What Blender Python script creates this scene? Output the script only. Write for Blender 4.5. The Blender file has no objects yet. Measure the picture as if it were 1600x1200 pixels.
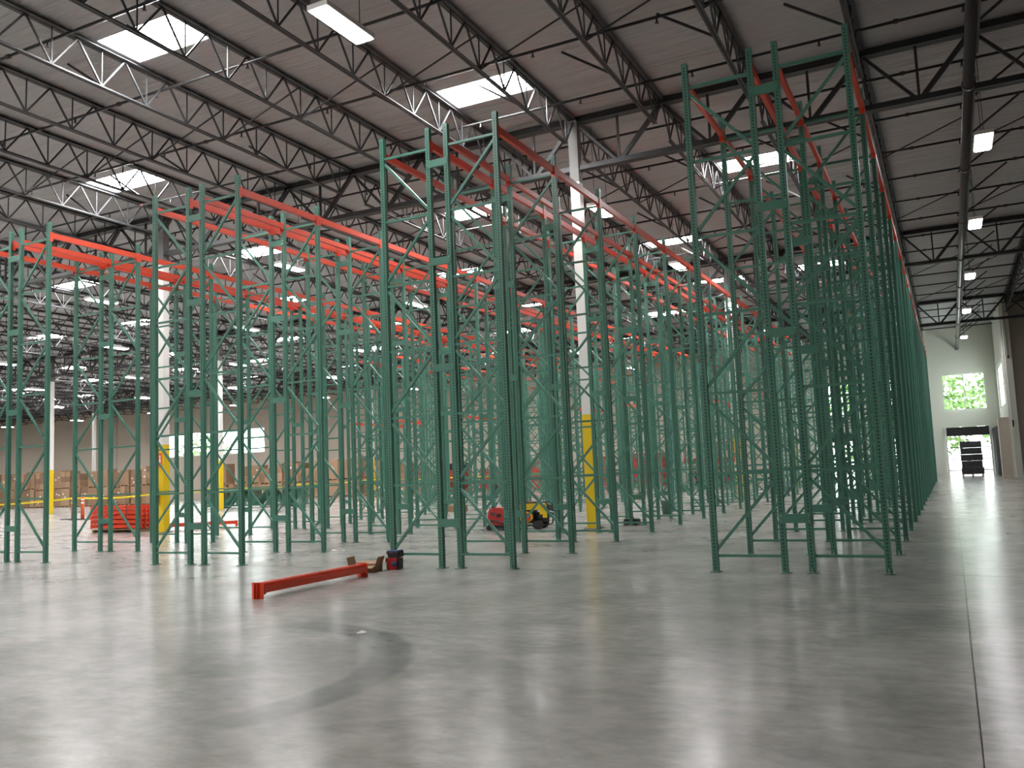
import bpy, math, random
from mathutils import Vector, Matrix
R = random.Random(7)
scene = bpy.context.scene
col = scene.collection

# ------------------------------------------------------------------ camera
YAW, PITCH, ROLL, CAMH, FPX = 0.4606, 0.0997, -0.042, 1.6003, 1364.36
def cam_basis():
    f = Vector((-math.sin(YAW)*math.cos(PITCH), math.cos(YAW)*math.cos(PITCH), math.sin(PITCH)))
    r = Vector((math.cos(YAW), math.sin(YAW), 0)); u = r.cross(f)
    r2 = math.cos(ROLL)*r + math.sin(ROLL)*u
    u2 = -math.sin(ROLL)*r + math.cos(ROLL)*u
    return r2, u2, f
cr, cu, cf = cam_basis()
cd = bpy.data.cameras.new('camera'); cam = bpy.data.objects.new('camera', cd); col.objects.link(cam)
cd.sensor_width = 36; cd.lens = 36*FPX/1600; cd.clip_end = 400; cd.clip_start = 0.05
cam.matrix_world = Matrix(((cr.x, cu.x, -cf.x, 0), (cr.y, cu.y, -cf.y, 0), (cr.z, cu.z, -cf.z, CAMH), (0, 0, 0, 1)))
scene.camera = cam

# ------------------------------------------------------------------ world, exposure
w = bpy.data.worlds.new('world'); scene.world = w; w.use_nodes = True
bg = w.node_tree.nodes['Background']
bg.inputs[0].default_value = (0.93, 0.97, 1.0, 1); bg.inputs[1].default_value = 5.5
vs = scene.view_settings
vs.view_transform = 'Standard'; vs.look = 'None'; vs.gamma = 1; vs.use_curve_mapping = False
vs.exposure = 0.85
SKY_L = 42.0       # daylight through the skylight domes
LAMP_L = 40.0      # LED lamps
scene.cycles.max_bounces = 5; scene.cycles.diffuse_bounces = 3; scene.cycles.glossy_bounces = 2
scene.cycles.transparent_max_bounces = 12; scene.cycles.transmission_bounces = 4
scene.cycles.caustics_reflective = False; scene.cycles.caustics_refractive = False
scene.cycles.sample_clamp_indirect = 6.0

# ------------------------------------------------------------------ materials
def lin(c): return tuple((x/12.92 if x <= .04045 else ((x+.055)/1.055)**2.4) for x in c)
def nd(nt, t, **kw):
    n = nt.nodes.new(t)
    for k, v in kw.items(): setattr(n, k, v)
    return n
def mat(name, rgb, rough=.5, metal=0, var=.12, scale=3.0, bump=0, spec=.5, bscale=None, stretch=None):
    m = bpy.data.materials.new(name); m.use_nodes = True; nt = m.node_tree
    b = nt.nodes['Principled BSDF']
    b.inputs['Roughness'].default_value = rough; b.inputs['Metallic'].default_value = metal
    b.inputs['Specular IOR Level'].default_value = spec
    tc = nd(nt, 'ShaderNodeTexCoord'); no = nd(nt, 'ShaderNodeTexNoise')
    no.inputs['Scale'].default_value = scale; no.inputs['Detail'].default_value = 4
    if stretch:
        mp = nd(nt, 'ShaderNodeMapping'); mp.inputs['Scale'].default_value = stretch
        nt.links.new(tc.outputs['Object'], mp.inputs[0]); nt.links.new(mp.outputs[0], no.inputs['Vector'])
    else: nt.links.new(tc.outputs['Object'], no.inputs['Vector'])
    mx = nd(nt, 'ShaderNodeMix', data_type='RGBA')
    mx.inputs[6].default_value = tuple(max(0, c*(1-var)) for c in rgb)+(1,)
    mx.inputs[7].default_value = tuple(min(1, c*(1+var)) for c in rgb)+(1,)
    nt.links.new(no.outputs[0], mx.inputs[0]); nt.links.new(mx.outputs[2], b.inputs['Base Color'])
    if bump:
        n2 = nd(nt, 'ShaderNodeTexNoise'); n2.inputs['Scale'].default_value = bscale or scale*4
        nt.links.new((mp.outputs[0] if stretch else tc.outputs['Object']), n2.inputs['Vector'])
        bp = nd(nt, 'ShaderNodeBump'); bp.inputs['Strength'].default_value = bump
        nt.links.new(n2.outputs[0], bp.inputs['Height']); nt.links.new(bp.outputs[0], b.inputs['Normal'])
    return m
def emit(name, rgb, s):
    m = bpy.data.materials.new(name); m.use_nodes = True; nt = m.node_tree
    nt.nodes.remove(nt.nodes['Principled BSDF'])
    e = nd(nt, 'ShaderNodeEmission'); e.inputs[0].default_value = rgb+(1,); e.inputs[1].default_value = s
    nt.links.new(e.outputs[0], nt.nodes['Material Output'].inputs[0]); return m
M = {}
M['green'] = mat('green_paint', (.074, .222, .164), .36, var=.10, scale=1.5)
M['galv'] = mat('green_baseplate', (.10, .20, .16), .5)
M['orange'] = mat('orange_paint', (.74, .066, .025), .38, var=.10, scale=2)
M['steel'] = mat('dark_primer', (.037, .038, .042), .5, var=.15)
M['pipe'] = mat('black_pipe', (.022, .022, .024), .35, var=.2)
M['pipe_red'] = mat('rust_red_coupling', (.075, .035, .03), .5)
M['white'] = mat('white_paint', (.78, .77, .74), .5, var=.04)
M['grey_paint'] = mat('grey_primer', (.14, .14, .137), .5, var=.08)
M['yellow'] = mat('yellow_paint', (.80, .56, .01), .42, var=.06)
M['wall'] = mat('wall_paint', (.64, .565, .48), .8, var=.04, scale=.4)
M['wall_shaded'] = mat('wall_paint_shaded', (.30, .265, .225), .8, var=.05, scale=.4)  # wall paint darkened to carry the backlit shade of the return wall
M['wall_end'] = mat('wall_paint_window_lit', (.76, .77, .69), .8, var=.03, scale=.4)  # wall paint lightened to carry the window light of the end bay
M['cardboard'] = mat('cardboard', (.29, .18, .105), .8, var=.18, scale=2)
M['cardboard_b'] = mat('cardboard_light', (.36, .235, .145), .8, var=.15, scale=2)
M['cardboard_c'] = mat('cardboard_dark', (.21, .13, .078), .8, var=.15, scale=2)
M['wood'] = mat('pallet_wood', (.40, .27, .16), .8, var=.2, scale=6, stretch=(1, 8, 8))
M['film'] = mat('shrink_film', (.52, .42, .33), .25, var=.3, scale=5)
M['black'] = mat('black_plastic', (.018, .018, .02), .45, var=.2)
M['blackwrap'] = mat('black_wrapped_cartons', (.06, .06, .068), .25, var=.4, scale=3)
M['red'] = mat('red_plastic', (.50, .035, .03), .4, var=.1)
M['redwrap'] = mat('red_wrapped_goods', (.38, .045, .035), .4, var=.4, scale=4)
M['blue'] = mat('blue_cloth', (.05, .06, .16), .7)
M['rubber'] = mat('rubber', (.02, .02, .02), .8)
M['chrome'] = mat('bright_metal', (.6, .6, .6), .25, metal=1)
M['paper'] = mat('white_paper', (.8, .8, .78), .7)
M['winframe'] = mat('window_frame', (.75, .76, .72), .5)
M['delin'] = mat('safety_orange', (.85, .13, .04), .5)
M['asphalt'] = mat('exterior_concrete', (.55, .55, .53), .85, var=.1)
M['leaf'] = mat('leaf', (.10, .20, .05), .6, var=.5, scale=.6)
M['leaf_b'] = mat('leaf_light', (.15, .26, .075), .6, var=.4, scale=.6)
M['bark'] = mat('bark', (.12, .08, .05), .9)
M['tape'] = mat('caution_tape', (.85, .70, .02), .5)
M['sky'] = emit('skylight_dome', (1.0, .985, .97), SKY_L)
M['lamp'] = emit('lamp_lens', (1.0, .97, 1.0), LAMP_L)
# deck: white faced insulation with fine sagging wrinkles running across the building
def deck_mat():
    m = mat('white_insulation', (.46, .46, .47), .55, var=.05, scale=.3)
    nt = m.node_tree; b = nt.nodes['Principled BSDF']
    tc = nd(nt, 'ShaderNodeTexCoord'); mp = nd(nt, 'ShaderNodeMapping'); mp.inputs['Scale'].default_value = (.35, 3.2, 1)
    n = nd(nt, 'ShaderNodeTexNoise'); n.inputs['Scale'].default_value = 1.0; n.inputs['Detail'].default_value = 5
    bp = nd(nt, 'ShaderNodeBump'); bp.inputs['Strength'].default_value = 1.0; bp.inputs['Distance'].default_value = .25
    nt.links.new(tc.outputs['Object'], mp.inputs[0]); nt.links.new(mp.outputs[0], n.inputs['Vector'])
    nt.links.new(n.outputs[0], bp.inputs['Height']); nt.links.new(bp.outputs[0], b.inputs['Normal'])
    return m
M['deck'] = deck_mat()
# polished concrete with blotches and tyre marks
def floor_mat():
    m = bpy.data.materials.new('polished_concrete'); m.use_nodes = True; nt = m.node_tree; L = nt.links.new
    b = nt.nodes['Principled BSDF']; tc = nd(nt, 'ShaderNodeTexCoord')
    def noise(scale, detail=6, stretch=None, rough=.6):
        n = nd(nt, 'ShaderNodeTexNoise'); n.inputs['Scale'].default_value = scale; n.inputs['Detail'].default_value = detail
        n.inputs['Roughness'].default_value = rough
        if stretch:
            mp = nd(nt, 'ShaderNodeMapping'); mp.inputs['Scale'].default_value = stretch
            L(tc.outputs['Object'], mp.inputs[0]); L(mp.outputs[0], n.inputs['Vector'])
        else: L(tc.outputs['Object'], n.inputs['Vector'])
        return n.outputs[0]
    def ramp(sock, p0, p1, c0, c1):
        r = nd(nt, 'ShaderNodeValToRGB'); e = r.color_ramp.elements
        e[0].position = p0; e[1].position = p1; e[0].color = c0+(1,) ; e[1].color = c1+(1,); L(sock, r.inputs[0]); return r.outputs[0]
    def mix(fac, a, c, t='MIX'):
        x = nd(nt, 'ShaderNodeMix', data_type='RGBA', blend_type=t)
        if isinstance(fac, float): x.inputs[0].default_value = fac
        else: L(fac, x.inputs[0])
        for i, v in ((6, a), (7, c)):
            if isinstance(v, tuple): x.inputs[i].default_value = v+(1,)
            else: L(v, x.inputs[i])
        return x.outputs[2]
    def math_(op, a, c=None, clamp=False):
        x = nd(nt, 'ShaderNodeMath', operation=op, use_clamp=clamp)
        for i, v in enumerate((a, c)):
            if v is None: continue
            if isinstance(v, (int, float)): x.inputs[i].default_value = v
            else: L(v, x.inputs[i])
        return x.outputs[0]
    base = ramp(noise(.22, 4), .34, .68, (.362, .345, .325), (.450, .431, .408))
    blot = ramp(noise(.9, 7, None, .62), .30, .70, (.64, .64, .63), (1.13, 1.13, 1.12))
    c = mix(.85, base, blot, 'MULTIPLY')
    fine = ramp(noise(4.5, 6, (1, 1.6, 1), .65), .3, .68, (.72, .72, .72), (1.12, 1.12, 1.12))
    c = mix(.8, c, fine, 'MULTIPLY')
    # rubber tyre marks: arcs of circles on the slab
    sep = nd(nt, 'ShaderNodeSeparateXYZ'); L(tc.outputs['Object'], sep.inputs[0])
    brk = noise(2.2, 5)
    def arc(cx, cy, r, wd, x0, x1, dark, c, y0=-50.0):
        dx = math_('SUBTRACT', sep.outputs[0], cx); dy = math_('SUBTRACT', sep.outputs[1], cy)
        d = math_('SQRT', math_('ADD', math_('MULTIPLY', dx, dx), math_('MULTIPLY', dy, dy)))
        a = math_('ABSOLUTE', math_('SUBTRACT', d, r))
        band = math_('MULTIPLY', math_('SUBTRACT', 1.0, math_('DIVIDE', a, wd)), 3.0, True)
        side = math_('MULTIPLY', math_('SUBTRACT', sep.outputs[0], x0), 1.2, True)
        side2 = math_('MULTIPLY', math_('SUBTRACT', x1, sep.outputs[0]), 1.2, True)
        k = math_('MULTIPLY', math_('MULTIPLY', band, side), math_('MULTIPLY', side2, math_('MULTIPLY', brk, 1.5, True)))
        k = math_('MULTIPLY', k, math_('MULTIPLY', math_('SUBTRACT', sep.outputs[1], y0), .9, True))
        return mix(math_('MULTIPLY', k, dark), c, (.13, .13, .128))
    c = arc(-6.62, 5.48, 2.32, .24, -7.0, 0.5, .8, c, 4.0)
    c = arc(-6.3, 3.4, 4.2, .22, -6.5, -1.5, .30, c)
    c = arc(-2.6, 5.2, 2.2, .16, -4.6, -1.6, .25, c, 6.2)
    c = arc(2.0, 9.5, 8.5, .3, -12, -3.5, .15, c)
    L(c, b.inputs['Base Color'])
    rr = ramp(noise(.9, 6, (1, 1.6, 1)), .3, .7, (.19, .19, .19), (.262, .262, .262)); L(rr, b.inputs['Roughness'])
    b.inputs['Specular IOR Level'].default_value = .5
    bp = nd(nt, 'ShaderNodeBump'); bp.inputs['Strength'].default_value = .04; bp.inputs['Distance'].default_value = .05
    L(noise(1.6, 3), bp.inputs['Height']); L(bp.outputs[0], b.inputs['Normal'])
    return m
M['floor'] = floor_mat()
def glass_mat():
    m = bpy.data.materials.new('window_glass'); m.use_nodes = True; nt = m.node_tree
    nt.nodes.remove(nt.nodes['Principled BSDF'])
    t = nd(nt, 'ShaderNodeBsdfTransparent'); t.inputs[0].default_value = (.92, .96, .93, 1)
    g = nd(nt, 'ShaderNodeBsdfGlossy'); g.inputs['Roughness'].default_value = .02
    mx = nd(nt, 'ShaderNodeMixShader'); mx.inputs[0].default_value = .05
    nt.links.new(t.outputs[0], mx.inputs[1]); nt.links.new(g.outputs[0], mx.inputs[2])
    nt.links.new(mx.outputs[0], nt.nodes['Material Output'].inputs[0]); return m
M['glass'] = glass_mat()

# ------------------------------------------------------------------ mesh helpers
class MB:
    def __init__(s): s.v = []; s.f = []
    def box(s, x0, x1, y0, y1, z0, z1, m=None):
        o = len(s.v)
        p = [Vector((x, y, z)) for z in (z0, z1) for y in (y0, y1) for x in (x0, x1)]
        s.v += [tuple(m @ q if m else q) for q in p]
        s.f += [tuple(o+i for i in q) for q in ((0, 2, 3, 1), (4, 5, 7, 6), (0, 1, 5, 4), (2, 6, 7, 3), (0, 4, 6, 2), (1, 3, 7, 5))]
        return s
    def bar(s, p, q, wd, ht, up=(0, 0, 1)):
        p = Vector(p); q = Vector(q); d = (q-p); l = d.length; d.normalize()
        u = Vector(up)
        if abs(d.dot(u)) > .98: u = Vector((0, 1, 0))
        x = d.cross(u).normalized(); z = x.cross(d).normalized()
        m = Matrix(((x.x, d.x, z.x, p.x), (x.y, d.y, z.y, p.y), (x.z, d.z, z.z, p.z), (0, 0, 0, 1)))
        return s.box(-wd/2, wd/2, 0, l, -ht/2, ht/2, m)
    def tube(s, pts, r, n=8, cap=True):
        pts = [Vector(p) for p in pts]; o = len(s.v); k = len(pts)
        prev = None
        for i, p in enumerate(pts):
            d = (pts[min(i+1, k-1)]-pts[max(i-1, 0)]).normalized()
            if prev is None:
                a = Vector((0, 0, 1)) if abs(d.z) < .9 else Vector((1, 0, 0))
                x = d.cross(a).normalized()
            else: x = (prev - d*prev.dot(d)).normalized()
            prev = x; y = d.cross(x)
            rr = r[i] if isinstance(r, (list, tuple)) else r
            for j in range(n):
                t = 2*math.pi*j/n; s.v.append(tuple(p+x*rr*math.cos(t)+y*rr*math.sin(t)))
        for i in range(k-1):
            for j in range(n):
                a = o+i*n+j; b = o+i*n+(j+1) % n; s.f.append((a, b, b+n, a+n))
        if cap:
            s.f.append(tuple(o+j for j in range(n-1, -1, -1))); s.f.append(tuple(o+(k-1)*n+j for j in range(n)))
        return s
    def prism(s, poly, axis, a0, a1):
        """poly: list of 2d points, extruded along axis 'x'|'y'|'z' from a0 to a1"""
        o = len(s.v); n = len(poly)
        for a in (a0, a1):
            for (p, q) in poly:
                s.v.append({'x': (a, p, q), 'y': (p, a, q), 'z': (p, q, a)}[axis])
        for j in range(n): s.f.append((o+j, o+(j+1) % n, o+n+(j+1) % n, o+n+j))
        s.f.append(tuple(o+j for j in range(n-1, -1, -1))); s.f.append(tuple(o+n+j for j in range(n)))
        return s
    def mesh(s, name, m, smooth=False):
        me = bpy.data.meshes.new(name); me.from_pydata(s.v, [], s.f); me.validate()
        import bmesh
        bm = bmesh.new(); bm.from_mesh(me); bmesh.ops.recalc_face_normals(bm, faces=bm.faces); bm.to_mesh(me); bm.free()
        me.materials.append(M[m] if isinstance(m, str) else m)
        if smooth:
            for p in me.polygons: p.use_smooth = True
        return me
def B(*a): return MB().box(*a)
def obj(name, me, parent=None, loc=None, rot=None, scale=None, label=None):
    o = bpy.data.objects.new(name, me); col.objects.link(o)
    if parent is not None: o.parent = parent
    if loc is not None: o.location = loc
    if rot is not None: o.rotation_euler = rot
    if scale is not None: o.scale = scale
    if label: o['label'] = label
    return o
def thing(name, label, cat, loc=(0, 0, 0), rot=(0, 0, 0), group=None, mesh=None, parent=None):
    o = bpy.data.objects.new(name, mesh); col.objects.link(o); o.location = loc; o.rotation_euler = rot
    o['label'] = label; o['category'] = cat
    if group: o['group'] = group
    return o
def struct(name, me, label=None):
    o = bpy.data.objects.new(name, me); col.objects.link(o); o['kind'] = 'structure'
    if label: o['label'] = label
    return o
ORD = ['first', 'second', 'third', 'fourth', 'fifth', 'sixth', 'seventh', 'eighth', 'ninth', 'tenth', 'eleventh', 'twelfth', 'thirteenth',
       'fourteenth', 'fifteenth', 'sixteenth', 'seventeenth', 'eighteenth', 'nineteenth', 'twentieth']
def nth(i):
    if i < 20: return ORD[i]
    n = i+1; return '%d%s' % (n, 'th' if 10 <= n % 100 <= 20 else {1: 'st', 2: 'nd', 3: 'rd'}.get(n % 10, 'th'))

# ------------------------------------------------------------------ building shell
XL, XR, YB, YF = -112.0, 6.4, -14.0, 70.0
SLOPE = 0.012
def zd(y): return 11.30 - SLOPE*(y-22)          # underside of roof deck
JX = [6.1, 3.65, 1.2, -1.15, -3.65, -6.1, -8.6, -11.12, -13.63, -16.18, -18.78, -21.4, -24.1]
while JX[-1] > -109: JX.append(JX[-1]-2.66)
GY = [3.6, 21.9, 40.2, 58.5]                       # girder lines
# floor: slabs with sawn joints
fl = struct('floor', B(XL, XR, YB, YF, -.30, -.03).mesh('floor', 'floor'), 'grey polished concrete floor')
fx = [XL, -95, -79.4, -63.6, -47.8, -32.1, -16.3, 0.02, XR]; fy = [YB, -5.2, 12.98, 31.2, 49.4, YF]
for i in range(len(fx)-1):
    for j in range(len(fy)-1):
        g = .006
        obj('slab', B(fx[i]+g, fx[i+1]-g, fy[j]+g, fy[j+1]-g, -.03, 0).mesh('slab', 'floor'), fl)
# outside apron
struct('ground', B(-150, 60, YF+.3, 130, -.35, -.05).mesh('ground', 'asphalt'))

# skylights: (x, y) centres, snapped into the slot between two joists
SKYP = [(-15, 13.1), (-10, 19.1), (-22.3, 18.9), (-33, 18.9), (-4.9, 28.2), (-14.9, 27.9), (-26.5, 27.6), (-36.3, 27.2), (-47, 27.2),
        (-9.8, 36), (-21, 35.8), (-30.1, 35.7), (-40.2, 35.5), (-49.6, 35.3), (-60, 35.3),
        (-4.9, 44.6), (-9.8, 44.8), (-20.6, 44.8), (-30, 44.8), (-39.6, 45), (-50, 45), (-60, 45), (-70, 45),
        (-14.9, 52), (-26.6, 52), (-37, 52), (-46, 51.4), (-55.5, 51.2), (-66, 51), (-75, 51), (-86, 51),
        (-20, 59.6), (-32, 59.4), (-43, 59), (-54, 59), (-65, 59), (-75, 58.5), (-81, 58.5), (-92, 58.5),
        (-10, 4), (-22, 4), (-33, 4), (-15, -5), (-27, -5), (-38, -5), (-44, 13), (-56, 20), (-66, 28), (-76, 36), (-82, 43.5), (-93, 43.5), (-98, 51), (-104, 58.5)]
SK = []
for (x, y) in SKYP:
    i = min(range(len(JX)-1), key=lambda k: abs((JX[k]+JX[k+1])/2-x)); SK.append((i, y))
SKH = .585
mb = MB()
def quad(mb, pts):
    o = len(mb.v); mb.v += pts; mb.f.append(tuple(range(o, o+4)))
edges = [XR] + JX[1:] + [XL]
for k in range(len(edges)-1):
    xa, xb = edges[k], edges[k+1]
    ys = [YB]
    for (i, y) in sorted([s for s in SK if s[0] == k], key=lambda s: s[1]): ys += [y-SKH, y+SKH]
    ys.append(YF+.3)
    for a in range(0, len(ys), 2):
        quad(mb, [(xa, ys[a], zd(ys[a])), (xb, ys[a], zd(ys[a])), (xb, ys[a+1], zd(ys[a+1])), (xa, ys[a+1], zd(ys[a+1]))])
    for (i, y) in [s for s in SK if s[0] == k]:
        for (p, q) in ((xa, xa-.1), (xb+.1, xb)):
            quad(mb, [(p, y-SKH, zd(y-SKH)), (q, y-SKH, zd(y-SKH)), (q, y+SKH, zd(y+SKH)), (p, y+SKH, zd(y+SKH))])
struct('ceiling', mb.mesh('ceiling', 'deck'), 'white faced insulated roof deck')
struct('roof', B(XL-.3, XR+.3, YB-.3, YF+.6, 13.2, 13.5).mesh('roof', 'steel'))

def wallgrid(name, us, zs, holes, axis, at, th, m):
    mb = MB()
    for i in range(len(us)-1):
        for j in range(len(zs)-1):
            cu_, cz_ = (us[i]+us[i+1])/2, (zs[j]+zs[j+1])/2
            if any(h[0] < cu_ < h[1] and h[2] < cz_ < h[3] for h in holes): continue
            if axis == 'y': mb.box(us[i], us[i+1], at, at+th, zs[j], zs[j+1])
            else: mb.box(at, at+th, us[i], us[i+1], zs[j], zs[j+1])
    return struct(name, mb.mesh(name, m))
ZT = 13.2
GATES = [(-.2, 2.6), (-4.8, -2.0), (-8.95, -6.15)]
LW = (-78.1, -63.8, 4.66, 7.30)
WT = 4.59, 7.25
holes = [(a, b, 0, 3.42) for a, b in GATES] + [(a, b, WT[0], WT[1]) for a, b in GATES]
us = sorted({-12.0, 3.3}|{v for g in GATES for v in g})
wallgrid('wall_back_right', us, [0, 3.42, WT[0], WT[1], ZT], holes, 'y', YF, .3, 'wall_end')
wallgrid('wall_back_left', [XL, LW[0], LW[1], -12.0], [0, LW[2], LW[3], ZT], [LW], 'y', YF, .3, 'wall')
struct('wall_left', B(XL-.3, XL, YB, YF+.3, 0, ZT).mesh('wall_left', 'wall'))
struct('wall_front', B(XL-.3, XR+.3, YB-.3, YB, 0, ZT).mesh('wall_front', 'wall'))
struct('wall_right', B(XR, XR+.3, YB, 60.0, 0, ZT).mesh('wall_right', 'wall_shaded'))  # out of view, kept dark to dim the ceiling over the right aisle
# return wall facing the camera and the lit side wall of the end bay
struct('wall_return', B(3.62, XR+.3, 60.0, 60.3, 0, ZT).mesh('wall_return', 'wall_shaded'))
wallgrid('wall_side_bay', [60.3, 62.2, 68.6, YF+.3], [0, 3.6, 4.5, 7.3, ZT], [(62.2, 68.6, 4.5, 7.3)], 'x', 3.3, .3, 'wall_end')
struct('trim_1', B(3.40, 3.74, 59.85, 60.5, 0, 10.8).mesh('trim_1', 'wall_end'), 'tall pale pier at the corner of the end bay')
struct('trim_2', B(2.72, 3.5, 60.5, 61.6, 0, 3.62).mesh('trim_2', 'wall'), 'low boxed-out pier beside the gate')
struct('trim_3', MB().box(3.42, 3.5, 59.78, 59.85, 3.0, 3.4).box(3.5, 3.58, 59.75, 59.85, 7.1, 7.25).box(3.53, 3.55, 59.8, 59.85, 7.2, 10.6).mesh('trim_3', 'black'))
# panel joints of the tilt-up wall
for k, x in enumerate((-98, -86, -62.6, -54, -46, -38, -30, -22)):
    o = struct('trim_%d' % (4+k), B(x, x+.05, YF-.015, YF, 0, 10.7).mesh('trim', 'grey_paint'))

def window(n, x0, x1, z0, z1, nx, nz, axis='y', at=YF+.12):
    def bx(a0, a1, t0, t1, c0, c1): return B(a0, a1, t0, t1, c0, c1) if axis == 'y' else B(t0, t1, a0, a1, c0, c1)
    mb = MB()
    fr = .09
    r = struct('window_%d' % n, None, None)
    for (a0, a1, c0, c1) in ((x0, x0+fr, z0, z1), (x1-fr, x1, z0, z1), (x0+fr, x1-fr, z0, z0+fr), (x0+fr, x1-fr, z1-fr, z1)):
        obj('window_frame', bx(a0, a1, at-.05, at+.05, c0, c1).mesh('window_frame', 'winframe'), r)
    dx = (x1-x0)/nx; dz = (z1-z0)/nz
    for i in range(1, nx): obj('mullion', bx(x0+i*dx-.04, x0+i*dx+.04, at-.04, at+.04, z0+fr, z1-fr).mesh('mullion', 'winframe'), r)
    for j in range(1, nz): obj('transom', bx(x0+fr, x1-fr, at-.035, at+.035, z0+j*dz-.03, z0+j*dz+.03).mesh('transom', 'winframe'), r)
    for i in range(nx):
        for j in range(nz):
            obj('pane', bx(x0+i*dx+.03, x0+(i+1)*dx-.03, at-.004, at+.004, z0+j*dz+.03, z0+(j+1)*dz-.03).mesh('pane', 'glass'), r)
for k, (a, b) in enumerate(GATES): window(k+1, a, b, WT[0], WT[1], 2, 3)
window(4, LW[0], LW[1], LW[2], LW[3], 6, 2)
window(5, 62.2, 68.6, 4.5, 7.3, 4, 2, 'x', 3.42)

# dock openings with folding security gates
GN = ['far right gate under the bare wall', 'middle gate behind the right rack row', 'left gate seen through the right rack row']
for k, (a, b) in enumerate(GATES):
    g = thing('folding_gate', 'black folding security gate, '+GN[k], 'gate', ((a+b)/2, YF-.1, 0), group='dock gates')
    hw = (b-a)/2
    obj('gate_header', MB().box(-hw, hw, -.02, .3, 2.78, 3.40).mesh('gate_header', 'black'), g)
    for sx in (-1, 1): obj('gate_post', B(sx*hw-.05, sx*hw+.05, -.06, .02, 0, 3.46).mesh('gate_post', 'winframe'), g)
    vb = B(-.012, .012, -.02, 0, 0, 2.8).mesh('gate_bar', 'grey_paint')
    n = 24
    for i in range(1, n): obj('gate_bar', vb, g, (-hw+2*hw*i/n, 0, 0))
    hb = B(-hw, hw, -.035, -.015, -.03, .03).mesh('gate_rail', 'black')
    for z in (.35, 1.15, 1.95): obj('gate_rail', hb, g, (0, 0, z))
g = thing('accordion_gate', 'black folded accordion gate leaf along the right pier', 'gate', (2.72, 69.7, 0))
mb = MB(); n = 14; pts = []
for i in range(n+1):
    t = i/n; pts.append((.02+.10*(i % 2)+.10*t, -7.6*t))
for i in range(n):
    mb.bar((pts[i][0], pts[i][1], 1.62), (pts[i+1][0], pts[i+1][1], 1.62), .03, 3.2)
obj('gate_leaf', mb.mesh('gate_leaf', 'rubber'), g)
# trees outside
def tree(x, y, h, rad, n, label, m):
    t = thing('tree', label, 'tree', (x, y, -.05), group='trees outside the dock windows')
    obj('trunk', MB().tube([(0, 0, 0), (.1, 0, h*.4), (0, .1, h*.8)], [.28, .2, .06], 8).mesh('trunk', 'bark'), t)
    mb = MB()
    for i in range(n):
        while True:
            p = Vector((R.uniform(-1, 1), R.uniform(-1, 1), R.uniform(-1, 1)))
            if .25 < p.length < 1: break
        p = Vector((p.x*rad, p.y*rad, h*.58+p.z*h*.46)); s = R.uniform(.15, .38)
        a = Vector((R.gauss(0, 1), R.gauss(0, 1), R.gauss(0, 1))).normalized(); b_ = a.cross(Vector((R.gauss(0, 1), R.gauss(0, 1), R.gauss(0, 1)))).normalized()
        quad(mb, [tuple(p-a*s), tuple(p+b_*s*.6), tuple(p+a*s), tuple(p-b_*s*.6)])
    f = obj('foliage', mb.mesh('foliage', m), t); f['kind'] = 'stuff'
tree(-.9, 84, 9.5, 3.4, 1700, 'pale green leafy tree outside left half of the right window', 'leaf_b')
tree(5.4, 90, 10.5, 3.6, 1700, 'green leafy tree outside right half of the right window', 'leaf_b')
tree(-7.8, 91, 9, 3.4, 1400, 'green leafy tree outside the middle dock window', 'leaf')
tree(-12.5, 83, 9, 3.2, 1200, 'green leafy tree outside the left dock window behind racks', 'leaf_b')
tree(-95, 92, 8.6, 4.2, 1200, 'green tree at left end of the long back window', 'leaf_b')
tree(-74, 90, 8.3, 4.0, 1200, 'green tree at right end of the long back window', 'leaf_b')
tree(9.5, 68, 9, 3.0, 1200, 'green tree outside the side window of the end bay', 'leaf_b')

# ------------------------------------------------------------------ skylights
for n, (i, y) in enumerate(SK):
    xa, xb = JX[i]-.1, JX[i+1]+.1; cx = (xa+xb)/2; hw = (xa-xb)/2
    t = thing('skylight', 'bright skylight dome, %s from the right in the roof row %s from the front' % (
        nth(sum(1 for (q, yy) in SK if abs(yy-y) < 2 and q < i)), nth(sorted({round(s[1]/4.3) for s in SK}).index(round(y/4.3)))), 'skylight', (cx, y, zd(y)), (-math.atan(SLOPE), 0, 0), 'roof skylights')
    for sy in (-1, 1): obj('curb', B(-hw, hw, sy*SKH-.02, sy*SKH+.02, 0, .16).mesh('curb', 'white'), t)
    for sx in (-1, 1): obj('curb', B(sx*hw-.02, sx*hw+.02, -SKH, SKH, 0, .16).mesh('curb', 'white'), t)
    obj('dome', B(-hw+.02, hw-.02, -SKH+.02, SKH-.02, .12, .15).mesh('dome', 'sky'), t)

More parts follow.
